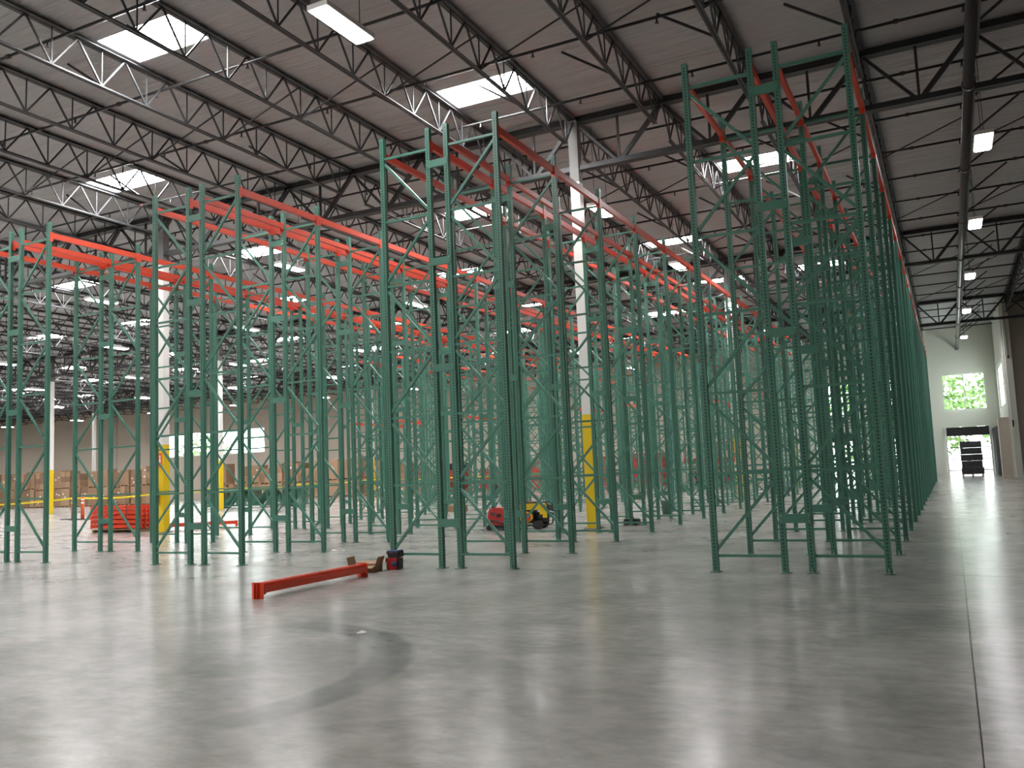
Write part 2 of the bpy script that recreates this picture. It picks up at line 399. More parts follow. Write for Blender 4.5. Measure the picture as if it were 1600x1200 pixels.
# ------------------------------------------------------------------ columns
COLS = []
for j, (y, x0, sp, n) in enumerate(((21.9, -8.62, 15.92, 2), (40.2, -8.62, 15.8, 5), (58.3, -8.85, 16.5, 6))):
    for k in range(n): COLS.append((x0-sp*k, y, j, k))
ROWN = ['nearest', 'middle', 'far']
for (x, y, j, k) in COLS:
    t = thing('column', 'white steel roof column with yellow base, %s from the right in the %s line' % (nth(k), ROWN[j]), 'column', (x, y, 0), group='roof columns')
    h = .132; zt = zd(y)-.12
    obj('yellow_sleeve', B(-h-.004, h+.004, -h-.004, h+.004, .012, 3.03).mesh('yellow_sleeve', 'yellow'), t)
    obj('shaft', B(-h, h, -h, h, 3.03, zt-1.75).mesh('shaft', 'white'), t)
    obj('column_head', B(-h, h, -h, h, zt-1.75, zt).mesh('column_head', 'grey_paint'), t, label='unpainted grey top of the column')
    obj('base_plate', B(-h-.08, h+.08, -h-.08, h+.08, 0, .02).mesh('base_plate', 'grey_paint'), t)
    bolt = MB().tube([(0, 0, .02), (0, 0, .06)], .015, 6).mesh('anchor_bolt', 'chrome')
    for sx in (-1, 1):
        for sy in (-1, 1): obj('anchor_bolt', bolt, t, (sx*(h+.04), sy*(h+.04), 0))
def extinguisher(x, y, z, label):
    t = thing('fire_extinguisher', label, 'extinguisher', (x, y, z))
    obj('cylinder', MB().tube([(0, 0, 0), (0, 0, .02), (0, 0, .42), (0, 0, .48), (0, 0, .52)], [.07, .085, .085, .05, .03], 12).mesh('cylinder', 'red', True), t)
    obj('valve', MB().box(-.03, .05, -.02, .02, .52, .60).mesh('valve', 'black'), t)
    obj('hose', MB().tube([(.04, 0, .55), (.11, 0, .5), (.11, 0, .2)], .012, 6).mesh('hose', 'black', True), t)
    obj('paper_label', MB().tube([(0, 0, .2), (0, 0, .33)], .087, 12, False).mesh('paper_label', 'paper'), t)
extinguisher(-24.54-.1, 21.9-.235, 1.0, 'red fire extinguisher hung on the yellow column behind the left racks')
extinguisher(-8.62-.05, 40.2-.235, 1.0, 'red fire extinguisher hung on the yellow column behind the right aisle')
for (x, y, lb) in ((-24.54-.02, 21.9-.145, 'left racks'), (-8.62, 40.2-.145, 'right aisle')):
    s = thing('extinguisher_sign', 'small red and white extinguisher sign on the column behind the '+lb, 'sign', (x, y, 2.5))
    obj('sign_panel', B(-.1, .1, -.006, .006, -.25, .25).mesh('sign_panel', 'delin'), s)
    obj('sign_arrow', MB().prism([(-.05, .0), (.05, .0), (0, -.12)], 'y', -.010, -.006).box(-.02, .02, -.010, -.006, 0, .16).mesh('sign_arrow', 'paper'), s)

# ------------------------------------------------------------------ roof girders (along X at the column lines)
BAYN = ['nearest', 'second', 'third', 'far']
for j, y in enumerate(GY[1:]):
    segs = [(XR, -8.6)]; i0 = JX.index(-8.6); k = i0
    while k+6 < len(JX): segs.append((JX[k], JX[k+6])); k += 6
    vis = (-40, -70, -108)[j]
    for sn, (xa, xb) in enumerate(segs):
        if xa < vis: continue
        t = thing('roof_girder', 'dark steel truss girder, %s span from the right wall, %s column line' % (nth(sn), ROWN[j]), 'girder', ((xa+xb)/2, y, zd(y)), group='roof girders')
        c = (xa+xb)/2; L = (xa-xb)/2
        for yy in (-.07, .07):
            obj('top_chord', MB().box(-L, L, yy-.065, yy+.065, -.20, -.18).box(-L, L, yy-.012, yy+.012, -.18, -.02).mesh('top_chord', 'steel'), t)
            obj('bottom_chord', MB().box(-L, L, yy-.06, yy+.06, -1.55, -1.53).box(-L, L, yy-.012, yy+.012, -1.53, -1.40).mesh('bottom_chord', 'steel'), t)
        xs = [x for x in JX if xb-.01 <= x <= xa+.01]
        if xs[0] < xa-.3: xs = [xa-.1]+xs
        for q in range(len(xs)-1):
            m_ = (xs[q]+xs[q+1])/2-c
            obj('web_diagonal', MB().bar((xs[q]-c-.05, 0, -.2), (m_+.06, 0, -1.45), .11, .10, (0, 1, 0)).mesh('web_diagonal', 'steel'), t)
            obj('web_diagonal', MB().bar((xs[q+1]-c+.05, 0, -.2), (m_-.06, 0, -1.45), .07, .07, (0, 1, 0)).mesh('web_diagonal', 'steel'), t)
            obj('web_vertical', MB().bar((m_, 0, -.2), (m_, 0, -1.45), .06, .06, (0, 1, 0)).mesh('web_vertical', 'steel'), t)

# ------------------------------------------------------------------ roof joists (along Y)
JD = .92
_jc = {}
def joist_parts(L, npan):
    key = (round(L, 2), npan)
    if key in _jc: return _jc[key]
    top = MB(); bot = MB()
    for s in (-1, 1):
        top.box(s*.012, s*.112, -L/2, L/2, -.095, -.085).box(s*.012, s*.022, -L/2, L/2, -.085, -.005)
        bot.box(s*.010, s*.060, -L/2+.6, L/2-.6, -JD-.04, -JD-.032).box(s*.010, s*.018, -L/2+.6, L/2-.6, -JD-.032, -JD+.02)
    # top chord is drawn wider to take in the insulation drape's shadow
    p = L/npan; webs = []
    for i in range(npan):
        y0 = -L/2+p*i; yb = y0+p/2
        for (a, b, r) in (((y0, -.08), (yb, -JD), .019), ((y0+p, -.08), (yb, -JD), .019), ((yb, -.08), (yb, -JD), .013)):
            webs.append(MB().bar((0, a[0], a[1]), (0, b[0], b[1]), r*1.9, r*1.9, (1, 0, 0)))
    allw = MB()
    for wb in webs:
        o = len(allw.v); allw.v += wb.v; allw.f += [tuple(o+q for q in f) for f in wb.f]
    d1 = webs[0]; d2 = webs[1]; d3 = webs[2]
    _jc[key] = (top.mesh('top_chord', 'steel'), bot.mesh('bottom_chord', 'steel'), [x.mesh('web', 'steel') for x in (d1, d2, d3)], allw.mesh('web', 'steel'), p)
    return _jc[key]
kick = {s: MB().bar((0, 0, -JD), (s*1.25, 0, -.05), .05, .05).mesh('kicker_brace', 'steel') for s in (-1, 1)}
ends = [GY[0]]+GY[1:]+[YF]
for b_ in range(4):
    ya, yb = ends[b_], ends[b_+1]; vis = (-36, -64, -92, -109)[b_]
    L = yb-ya-.1; npan = round(L/1.2); yc = (ya+yb)/2
    tp, bt, wm, aw, p = joist_parts(L, npan)
    for i, x in enumerate(JX[1:]):
        if x < vis: continue
        t = thing('roof_joist', 'dark open web roof joist, %s from the right, %s roof bay' % (nth(i), BAYN[b_]), 'joist', (x, yc, zd(yc)-.005), (-math.atan(SLOPE), 0, 0), 'roof joists')
        obj('top_chord', tp, t); obj('bottom_chord', bt, t)
        near = (b_ == 0 and x > -27) or (b_ == 1 and x > -24) or (b_ == 2 and x > -10)
        if near:
            for q in range(npan):
                obj('web_member', wm[0], t, (0, p*q, 0)); obj('web_member', wm[1], t, (0, p*q, 0)); obj('web_vertical', wm[2], t, (0, p*q, 0))
        else:
            o = obj('web', aw, t); o['kind'] = 'stuff'
        s = 1 if x > 0 else -1
        for q, f in enumerate((-.34, -.05, .27) if x < 0 else (-.42, -.27, -.12, .06, .2, .36)):
            obj('kicker_brace', kick[s], t, (0, L*f+(i % 3)*.5, 0))
        if i+1 < len(JX)-1 and near:
            xn = JX[i+2]-x
            for f in (-.2, .2):
                obj('cross_bridging', MB().bar((0, L*f, -.08), (xn, L*f, -JD), .03, .03).mesh('cross_bridging', 'steel'), t)

# ------------------------------------------------------------------ sprinkler pipes
head = MB().tube([(0, 0, 0), (0, 0, -.09)], .022, 6).tube([(0, 0, -.09), (0, 0, -.10)], .045, 8).mesh('sprinkler_head', 'pipe')
coup = MB().tube([(-.05, 0, 0), (.05, 0, 0)], .052, 8).mesh('coupling', 'pipe_red')
k = 0; y = 8.75
while y < 69:
    xl = max(XL+1, -1.6*y-10)
    t = thing('sprinkler_pipe', 'thin black sprinkler branch pipe under the deck, %s from the front' % nth(k), 'pipe', (0, y, zd(y)-.34), group='sprinkler branch pipes')
    obj('pipe', MB().tube([(6.2, 0, 0), (xl, 0, 0)], .034, 8).mesh('pipe', 'pipe', True), t)
    if y < 46:
        x = 3.0
        while x > max(-26, xl):
            obj('sprinkler_head', head, t, (x+.9, 0, -.03))
            if int(x*3) % 3 == 0: obj('coupling', coup, t, (x-.4, 0, 0))
            x -= 2.9
    k += 1; y += 2.84
t = thing('sprinkler_main', 'large black sprinkler main pipe running down the right aisle ceiling', 'pipe', (1.0, 0, 0))
obj('main_pipe', MB().tube([(0, 6, zd(6)-1.72), (0, 69.9, zd(69.9)-1.72)], .11, 14).mesh('main_pipe', 'pipe', True), t)
for y in range(9, 70, 6):
    obj('coupling', MB().tube([(0, y-.07, zd(y)-1.72), (0, y+.07, zd(y)-1.72)], .135, 14).mesh('coupling', 'pipe_red' if y == 33 else 'pipe', True), t)
    obj('hanger_rod', MB().tube([(0, y+1, zd(y+1)-1.6), (0, y+1, zd(y+1)-.9)], .012, 6).mesh('hanger_rod', 'steel'), t)

# ------------------------------------------------------------------ LED lamps
LX = [1.3, -8.42, -19.9, -29.4, -38.4, -47.6, -57.5, -68, -79, -90, -101]
LY = [-7.5, 2.0, 11.2, 23.2, 31.2, 40.0, 49.2, 59.5]
lens = B(-.15, .15, -.60, .60, -.085, -.06).mesh('lens', 'lamp')
hous = MB().box(-.20, .20, -.64, .64, -.06, .03).box(-.08, .08, -.3, .3, .03, .10).mesh('housing', 'white')
for a, x in enumerate(LX):
    for b_, y in enumerate(LY):
        if (a == 0 and b_ < 3) or x < -2.1*abs(y)-30*(y < 5)-6: continue
        z = 9.12-.010*(y-11)
        t = thing('high_bay_lamp', 'white LED high bay lamp, %s from the right, %s from the front' % (nth(a), nth(b_)), 'lamp', (x, y, z), group='hanging lamps')
        obj('housing', hous, t); obj('lens', lens, t)
        for s in (-1, 1): obj('cable', MB().tube([(0, s*.5, .03), (0, s*.5, zd(y)-z)], .008, 5).mesh('cable', 'steel'), t)
        obj('end_cap', B(-.19, .19, .63, .66, -.07, .03).mesh('end_cap', 'white'), t)

# ------------------------------------------------------------------ rack system
D, GAP, H, BAY, Y0 = .99, .3754, 7.81, 2.4884, 13.025
XROW = {'A': -20.6514, 'B': -14.8387, 'C': -8.9312, 'D': -3.2271, 'Z': -26.5}
ROWL = {'A': 'leftmost', 'B': 'second', 'C': 'third', 'D': 'rightmost', 'Z': 'short far-left'}
PW, PD = .086, .084
def post_mesh():
    mb = MB(); hw, hd = PW/2, PD/2; pitch = .0508; n = int((H-.06)/pitch); vi = {}
    def V(p):
        p = tuple(round(c, 5) for c in p)
        if p not in vi: vi[p] = len(mb.v); mb.v.append(p)
        return vi[p]
    def face(cols, holes, P, hh):
        zs = [.012]
        for i in range(n): zs += [.05+i*pitch, .05+i*pitch+hh]
        zs.append(H)
        for j in range(len(zs)-1):
            for c in range(len(cols)-1):
                if j % 2 == 1 and c in holes: continue
                mb.f.append((V(P(cols[c], zs[j])), V(P(cols[c+1], zs[j])), V(P(cols[c+1], zs[j+1])), V(P(cols[c], zs[j+1]))))
    for s in (-1, 1):      # flanges facing along the row
        face([-hw, -.012, .012, hw], {1}, lambda u, z, s=s: (u, s*hd, z), .024)
    mb.box(-hw+.001, -hw+.004, -hd+.001, hd-.001, .012, H)  # added plate closing the channel so its inside stays dark
    face([-hd, -.027, -.011, .011, .027, hd], {1, 3}, lambda u, z: (hw, u, z), .026)   # web facing the aisle
    me = bpy.data.meshes.new('post'); nf = len(mb.f); mb.box(-hw+.006, hw-.012, -hd+.010, hd-.010, .012, H-.004)   # added dark liner, gives the holes their shade
    me.from_pydata(mb.v, [], mb.f); me.materials.append(M['green']); me.materials.append(M['steel'])
    for p in me.polygons[nf:]: p.material_index = 1
    return me
POST = post_mesh()
PLATE = MB().box(-.065, .075, -.085, .085, 0, .012).mesh('base_plate', 'galv')
ANCH = MB().tube([(0, 0, .012), (0, 0, .075)], .009, 6).box(-.018, .018, -.018, .018, .012, .028).mesh('anchor_bolt', 'chrome')
STRUT = MB().box(-.46, .46, -.021, .021, -.020, .020).mesh('horizontal_brace', 'green')
ZH = [.24+1.197*i for i in range(7)]
DIAG = [MB().bar((-.455, 0, .10), (.455, 0, 1.10), .045, .038, (0, 1, 0)).mesh('diagonal_brace', 'green'),
        MB().bar((.455, 0, .10), (-.455, 0, 1.10), .045, .038, (0, 1, 0)).mesh('diagonal_brace', 'green')]
SPACER = MB().box(D/2-.03, D/2+GAP+.03, -.052, -.042, -.065, .065).box(D/2+.04, D/2+GAP-.04, -.042, .0, .055, .065).box(D/2+.04, D/2+GAP-.04, -.042, .0, -.065, -.055).mesh('row_spacer', 'green')
SBOLT = MB().tube([(0, -.052, 0), (0, -.062, 0)], .009, 6).mesh('spacer_bolt', 'chrome')
SPZ = (.77, 3.45, 5.34, 7.12)
def frame(label, loc, rotz=0, spacer=False, near=False, group='rack upright frames', mtx=None, bundle=False):
    t = thing('upright_frame', label, 'rack frame', loc, (0, 0, rotz), group)
    if mtx is not None: t.matrix_world = mtx
    for s, rz in ((1, 0), (-1, math.pi)):
        obj('post', POST, t, (s*D/2, 0, 0), (0, 0, rz))
        obj('base_plate', PLATE, t, (s*D/2, 0, 0), (0, 0, rz))
        if near: obj('anchor_bolt', ANCH, t, (s*D/2, .065, 0))
    for i, z in enumerate(ZH):
        obj('horizontal_brace', STRUT, t, (0, 0, z))
        if i < 6: obj('diagonal_brace', DIAG[i % 2], t, (0, 0, z))
    if spacer:
        for z in SPZ:
            o = obj('row_spacer', SPACER, t, (0, 0, z))
            if near:
                for x in (D/2-.005, D/2+GAP+.005):
                    for zz in (-.04, .04): obj('spacer_bolt', SBOLT, o, (x, 0, zz))
    return t
# step beams
PROF = [(-.036, 0), (.036, 0), (.036, .085), (.008, .085), (.008, .128), (-.036, .128)]
BL = BAY-PD-.006
BEAM = {s: MB().prism([(s*-p, q-.128) for p, q in PROF], 'y', -BL/2, BL/2).mesh('beam_body', 'orange') for s in (-1, 1)}
def conn_mesh(e, s):       # end connector: side plate beside the post, face plate hooked over the aisle face
    mb = MB().box(-.040, .040, e*BL/2-.004, e*BL/2+.002, -.21, .012)
    mb.box(min(s*.040, s*.046), max(s*.040, s*.046), min(e*(BL/2-.03), e*(BL/2+.055)), max(e*(BL/2-.03), e*(BL/2+.055)), -.21, .012)
    mb.box(-.036, .036, e*BL/2-(.05 if e > 0 else 0), e*BL/2+(.05 if e < 0 else 0), -.15, -.128)
    return mb.mesh('end_connector', 'orange')
CONN = {(e, s): conn_mesh(e, s) for e in (-1, 1) for s in (-1, 1)}
def beam(label, loc, s, group='top rack beams', rot=(0, 0, 0)):
    t = thing('rack_beam', label, 'beam', loc, rot, group)
    obj('beam_body', BEAM[s], t); obj('end_connector', CONN[(1, s)], t); obj('end_connector', CONN[(-1, s)], t)
    return t
LINE = ['left aisle edge', 'left inner line', 'right inner line', 'right aisle edge']
OFF = [0, D, D+GAP, 2*D+GAP]
ZB = 7.57
for r, x0 in XROW.items():
    k0 = 9 if r == 'Z' else 0
    for k in range(k0, 19):
        y = Y0+BAY*k
        frame('green rack frame, %s from the front, left half of the %s double row' % (nth(k-k0), ROWL[r]), (x0+D/2, y, 0), 0, True, k < 3)
        frame('green rack frame, %s from the front, right half of the %s double row' % (nth(k-k0), ROWL[r]), (x0+1.5*D+GAP, y, 0), math.pi, False, k < 3)
        if k == 18: continue
        for ln in range(4):
            if r == 'Z' and ln in (1, 2): continue
            if ln in (1, 2) and k >= {'A': 13, 'B': 13, 'C': 15, 'D': 10}.get(r, 99): continue
            beam('orange top beam of the %s bay, %s of the %s double row' % (nth(k-k0), LINE[ln], ROWL[r]), (x0+OFF[ln], y+BAY/2, ZB), -1 if ln % 2 == 0 else 1)
        if k in (9, 10) and r in 'ZABC':
            for ln in ((0, 3) if k == 9 else (0,)):
                beam('orange half-height beam of the %s bay, %s of the %s double row' % (nth(k-k0), LINE[ln], ROWL[r]), (x0+OFF[ln], y+BAY/2, 4.35), -1 if ln % 2 == 0 else 1, 'half-height rack beams')

# ------------------------------------------------------------------ bundles of frames waiting on the floor (standing on edge)
def bundle(x, y, n, ang, where):
    for i in range(n):
        m = Matrix.Translation((x, y, .62)) @ Matrix.Rotation(ang, 4, 'Z') @ Matrix.Translation((0, i*.115, 0)) @ Matrix.Rotation(math.pi/2, 4, 'Y')
        frame('green rack frame lying on edge, %s in the bundle %s' % (nth(i), where), (0, 0, 0), mtx=m, group='bundled rack frames')
    b = thing('timber_bearers', 'wooden bearers under the green frame bundle '+where, 'timber', (x, y, 0), (0, 0, ang))
    for q in (1.2, 6.2): obj('bearer', B(q, q+.1, -.12, n*.115, 0, .08).mesh('bearer', 'wood'), b)
bundle(-44.5, 43.0, 10, .10, 'left of the racks')
bundle(-30.6, 44.0, 8, .55, 'behind the third row')

# ------------------------------------------------------------------ loose things near the racks
beam('loose orange beam on the floor, left of the pair in front', (-8.74, 10.55, .212), 1, 'loose beams on the floor')
beam('loose orange beam on the floor, right of the pair in front', (-8.61, 10.55, .212), -1, 'loose beams on the floor')
def carton_open(x, y, rz):
    t = thing('open_carton', 'opened cardboard carton lying behind the loose beams', 'carton', (x, y, 0), (0, 0, rz))
    w_, d_, h_ = .24, .17, .11; th = .006
    for s in (-1, 1):
        obj('side', B(s*w_-th/2, s*w_+th/2, -d_, d_, 0, h_).mesh('side', 'cardboard'), t)
        obj('side', B(-w_, w_, s*d_-th/2, s*d_+th/2, 0, h_).mesh('side', 'cardboard'), t)
    obj('bottom', B(-w_, w_, -d_, d_, 0, th).mesh('bottom', 'cardboard_c'), t)
    obj('flap', MB().bar((-w_, 0, h_), (-w_-.03, 0, h_+.14), 2*d_, th).mesh('flap', 'cardboard'), t)
    obj('flap', MB().bar((w_, 0, h_), (w_+.05, 0, h_+.14), 2*d_, th).mesh('flap', 'cardboard_b'), t)
    obj('flap', MB().bar((0, -d_, h_), (0, -d_-.13, h_-.03), 2*w_, th).mesh('flap', 'cardboard_b'), t)
    obj('flap', MB().bar((0, d_, h_), (0, d_+.13, h_+.04), 2*w_, th).mesh('flap', 'cardboard_b'), t)
carton_open(-9.13, 12.45, .25)
def toolcase(name, x, y, z, w_, d_, h_, body, label, strap=False):
    t = thing(name, label, 'tool bag', (x, y, z), (0, 0, .12))
    mb = MB()
    r_ = .02
    prof = [(-w_+r_, 0), (w_-r_, 0), (w_, r_), (w_, h_-r_), (w_-r_, h_), (-w_+r_, h_), (-w_, h_-r_), (-w_, r_)]
    obj('body', mb.prism(prof, 'y', -d_, d_).mesh('body', body), t)
    obj('side_pocket', B(w_, w_+.03, -d_*.8, d_*.8, .01, h_*.95).mesh('side_pocket', 'black'), t)
    obj('handle', MB().tube([(-w_, 0, h_*.85), (-w_-.05, 0, h_*.95), (-w_-.06, 0, h_*.7), (-w_-.04, 0, h_*.55)], .014, 6).mesh('handle', 'black', True), t)
    if strap: obj('cloth', MB().tube([(.02, -d_-.01, h_*.55), (.08, -d_-.03, h_*.5), (w_, -d_-.02, h_*.35)], [.03, .045, .03], 8).mesh('cloth', 'blue', True), t)
    else: obj('lid', B(-w_-.01, w_+.01, -d_-.01, d_+.01, h_-.02, h_+.012).mesh('lid', 'blue'), t)
    obj('badge', B(-.06, 0, -d_-.004, -d_, h_*.7, h_*.85).mesh('badge', 'red'), t)
toolcase('tool_box', -8.80, 12.84, 0, .10, .10, .20, 'red', 'red open tool box at the foot of the third rack row', True)
toolcase('tool_bag', -8.78, 12.84, .2005, .10, .09, .11, 'black', 'small dark tool bag resting on the red tool box')
for i, (x, y, s) in enumerate(((-12.5, 15.9, .07), (-12.2, 15.86, .10), (-9.1, 12.72, .06), (-8.98, 12.66, .05), (-9.25, 12.8, .05), (-5.6, 7.55, .06))):
    t = thing('plastic_scrap', ['clear plastic wrapper left by the second row', 'larger crumpled clear wrapper between second and third rows', 'small wrapper beside the carton and tool box',
        'crumpled silver scrap in front of the red tool box', 'tiny scrap behind the open carton', 'thin scrap on the tyre mark in the foreground'][i], 'litter', (x, y, 0), (0, 0, i*.7))
    mb = MB(); n = 7
    ring = [(math.cos(2*math.pi*q/n)*s*R.uniform(.7, 1.4), math.sin(2*math.pi*q/n)*s*R.uniform(.4, .8), R.uniform(.002, .012)) for q in range(n)]
    mb.v = ring+[(0, 0, .03), (0, 0, .001)]; mb.f = [(q, (q+1) % n, n) for q in range(n)]+[((q+1) % n, q, n+1) for q in range(n)]
    obj('wrapper', mb.mesh('wrapper', 'paper'), t)
# vacuum / compressor
t = thing('shop_vacuum', 'red wheeled shop vacuum behind the third row', 'vacuum', (-11.45, 21.95, 0), (0, 0, .15)); t.scale = (.85, .85, .72)
prof = [(-.30, .16), (.30, .16), (.34, .3), (.34, .62), (.27, .78), (.12, .85), (-.14, .84), (-.28, .76), (-.33, .6), (-.34, .3)]
obj('body', MB().prism(prof, 'y', -.26, .26).mesh('body', 'red'), t)
obj('base', MB().prism([(-.40, .05), (.36, .05), (.36, .16), (-.32, .2)], 'y', -.28, .28).mesh('base', 'black'), t)
obj('control_panel', B(-.02, .14, -.275, -.26, .48, .62).mesh('control_panel', 'black'), t)
obj('nameplate', B(-.24, -.07, -.268, -.26, .55, .68).mesh('nameplate', 'pipe_red'), t)
obj('hose', MB().tube([(-.30, -.3, .26), (-.18, -.33, .36), (0, -.33, .34), (.2, -.32, .26), (.5, -.30, .18)], .035, 8).mesh('hose', 'black', True), t)
obj('top_handle', MB().tube([(-.28, -.1, .74), (-.32, -.1, .85), (-.1, -.1, .86)], .02, 6).mesh('top_handle', 'black'), t)
for sx in (-1, 1):
    for sy in (-1, 1): obj('wheel', MB().tube([(sx*.28, sy*.27, .09), (sx*.28, sy*.31, .09)], .09, 12).mesh('wheel', 'rubber'), t)
obj('cord', MB().tube([(-.4, 0, .1), (-.55, -.2, .012), (-.5, -.5, .012), (-.1, -.62, .012), (.4, -.5, .012)], .01, 5).mesh('cord', 'rubber', True), t)
# generator
t = thing('generator', 'yellow and black portable generator behind the third row', 'generator', (-10.45, 22.1, 0), (0, 0, .2)); t.scale = (1, 1, .8)
fr = MB()
for sy in (-.28, .28):
    obj('frame_rail', MB().tube([(-.45, sy, .12), (-.47, sy, .2), (-.45, sy, .82), (-.38, sy, .9), (.38, sy, .9), (.46, sy, .82), (.46, sy, .2), (.42, sy, .12), (-.45, sy, .12)], .022, 8).mesh('frame_rail', 'black', True), t)
obj('fuel_tank', MB().prism([(-.36, .66), (.34, .66), (.36, .72), (.34, .84), (.2, .88), (-.3, .88), (-.38, .82)], 'y', -.24, .24).mesh('fuel_tank', 'yellow'), t)
obj('tank_cap', MB().tube([(-.1, 0, .88), (-.1, 0, .93)], .05, 10).mesh('tank_cap', 'red'), t)
obj('engine', MB().box(-.38, .05, -.22, .22, .2, .64).mesh('engine', 'black'), t)
obj('recoil_ring', MB().tube([(-.16, -.27, .42), (-.16, -.30, .42)], .19, 20).mesh('recoil_ring', 'yellow'), t)
obj('recoil_cover', MB().tube([(-.16, -.30, .42), (-.16, -.325, .42)], .145, 20).mesh('recoil_cover', 'red'), t)
obj('alternator', MB().tube([(.06, 0, .4), (.4, 0, .4)], .17, 14).mesh('alternator', 'black', True), t)
obj('control_panel', B(.42, .45, -.22, .22, .4, .8).mesh('control_panel', 'black'), t)
obj('warning_label', B(.22, .36, -.255, -.245, .5, .66).mesh('warning_label', 'yellow'), t)
obj('side_panel', B(.30, .42, -.245, -.20, .38, .66).mesh('side_panel', 'yellow'), t)
for sy in (-1, 1): obj('wheel', MB().tube([(.18, sy*.30, .15), (.18, sy*.38, .15)], .15, 16).mesh('wheel', 'rubber'), t)
for sx in (-.3,): obj('foot', B(sx-.03, sx+.03, -.25, .25, 0, .12).mesh('foot', 'black'), t)
obj('handle', MB().tube([(.46, -.2, .62), (.6, -.2, .55), (.62, 0, .54), (.6, .2, .55), (.46, .2, .62)], .018, 6).mesh('handle', 'chrome', True), t)
# small bits
t = thing('bucket', 'dark green plastic bucket between the third row frames', 'bucket', (-8.4, 27.9, 0))
obj('pail', MB().tube([(0, 0, 0), (0, 0, .42), (0, 0, .45)], [.15, .2, .215], 16).mesh('pail', 'galv', True), t)
obj('handle', MB().tube([(-.2, 0, .42), (-.15, -.05, .55), (0, -.07, .6), (.15, -.05, .55), (.2, 0, .42)], .008, 6).mesh('handle', 'black', True), t)
t = thing('tool_case', 'small black tool case on the floor beside the near column', 'tool case', (-8.0, 23.2, 0))
obj('case', MB().prism([(-.2, 0), (.2, 0), (.2, .13), (.16, .17), (-.16, .17), (-.2, .13)], 'y', -.13, .13).mesh('case', 'black'), t)
obj('handle', MB().tube([(-.07, 0, .17), (-.06, 0, .21), (.06, 0, .21), (.07, 0, .17)], .012, 6).mesh('handle', 'red'), t)
t = thing('carton', 'small brown carton on the floor behind the third row', 'carton', (-19.0, 32.6, 0))
obj('carton_body', B(-.35, .35, -.22, .22, 0, .26).mesh('carton_body', 'cardboard'), t); obj('tape_strip', B(-.35, .35, -.025, .025, .26, .263).mesh('tape_strip', 'tape'), t)

# ------------------------------------------------------------------ pallet of orange beams
def pallet(parent, L, W, n=7):
    p = MB()
    me = B(-L/2, L/2, -.045, .045, .10, .12).mesh('deck_board', 'wood')
    for i in range(n): obj('deck_board', me, parent, (0, -W/2+.045+(W-.09)*i/(n-1), 0))
    bl = B(-.045, .045, -W/2, W/2, 0, .10).mesh('stringer', 'wood')
    for x in (-L/2+.045, 0, L/2-.045): obj('stringer', bl, parent, (x, 0, 0))
pt = thing('wood_pallet', 'wooden pallet under the stack of orange beams', 'pallet', (-27.25, 22.55, 0)); pallet(pt, 2.2, 1.1)
SCON = {e: MB().box(-.040, .040, e*BL/2-.004, e*BL/2+.002, -.15, .008).box(-.046, -.040, min(e*(BL/2-.03), e*(BL/2+.05)), max(e*(BL/2-.03), e*(BL/2+.05)), -.15, .008).mesh('end_connector', 'orange') for e in (-1, 1)}
for lay in range(5):
    for q in range(6):
        bm_ = beam('orange beam in the pallet stack, %s layer up, %s from the front' % (nth(lay), nth(q)), (-27.25+R.uniform(-.02, .02), 22.10+q*.165, .122+.166*(lay+1)), 1, 'orange beams stacked on a pallet', (0, 0, math.pi/2))
        cs = [c for c in bm_.children if c.name.startswith('end_connector')]
        cs[0].data = SCON[1]; cs[1].data = SCON[-1]
st = thing('steel_strap', 'thin steel straps around the stack of orange beams', 'strap', (-27.25, 22.5, 0))
for x in (-.7, .7): obj('strap', MB().box(x-.012, x+.012, -.49, -.485, .12, .97).box(x-.012, x+.012, -.49, .51, .96, .97).mesh('strap', 'black'), st)
beam('loose orange beam on the floor right of the beam stack', (-25.0, 24.1, .212), 1, 'loose beams on the floor', (0, 0, -.9))

# ------------------------------------------------------------------ caution tape and delineators
for i, (x, y) in enumerate(((-43.0, 32.2), (-41.7, 31.8))):
    t = thing('delineator_post', 'orange delineator post, %s of the pair holding the caution tape' % ('left' if i == 0 else 'right'), 'traffic post', (x, y, 0))
    obj('post', MB().tube([(0, 0, .04), (0, 0, 1.2), (0, 0, 1.25)], [.09, .075, .05], 10).mesh('post', 'delin', True), t)
    for z in (.85, 1.03): obj('reflective_band', MB().tube([(0, 0, z), (0, 0, z+.09)], .083, 10, False).mesh('reflective_band', 'paper'), t)
    obj('base', B(-.75, .6, -.2, .2, 0, .04).mesh('base', 'rubber'), t)
tp = [(-60, 26, 1.0), (-50, 29.6, .98), (-43, 32.1, 1.14), (-41.7, 31.7, 1.14), (-40.9, 36, 1.2), (-40.3, 39.9, 1.33), (-41.3, 49, 1.32), (-41.85, 58.0, 1.42), (-33, 58.1, 1.36), (-25.4, 58.05, 1.42)]
tt = thing('caution_tape', 'yellow caution tape strung between posts and columns', 'tape')
for i in range(len(tp)-1):
    a, b_ = Vector(tp[i]), Vector(tp[i+1]); mb = MB()
    for q in range(6):
        t0, t1 = q/6, (q+1)/6
        p0 = a.lerp(b_, t0); p1 = a.lerp(b_, t1); sag = .10 if (b_-a).length > 3 else 0
        p0.z -= sag*4*t0*(1-t0); p1.z -= sag*4*t1*(1-t1)
        mb.bar(p0, p1, .004, .085)
    obj('tape_span', mb.mesh('tape_span', 'tape'), tt)

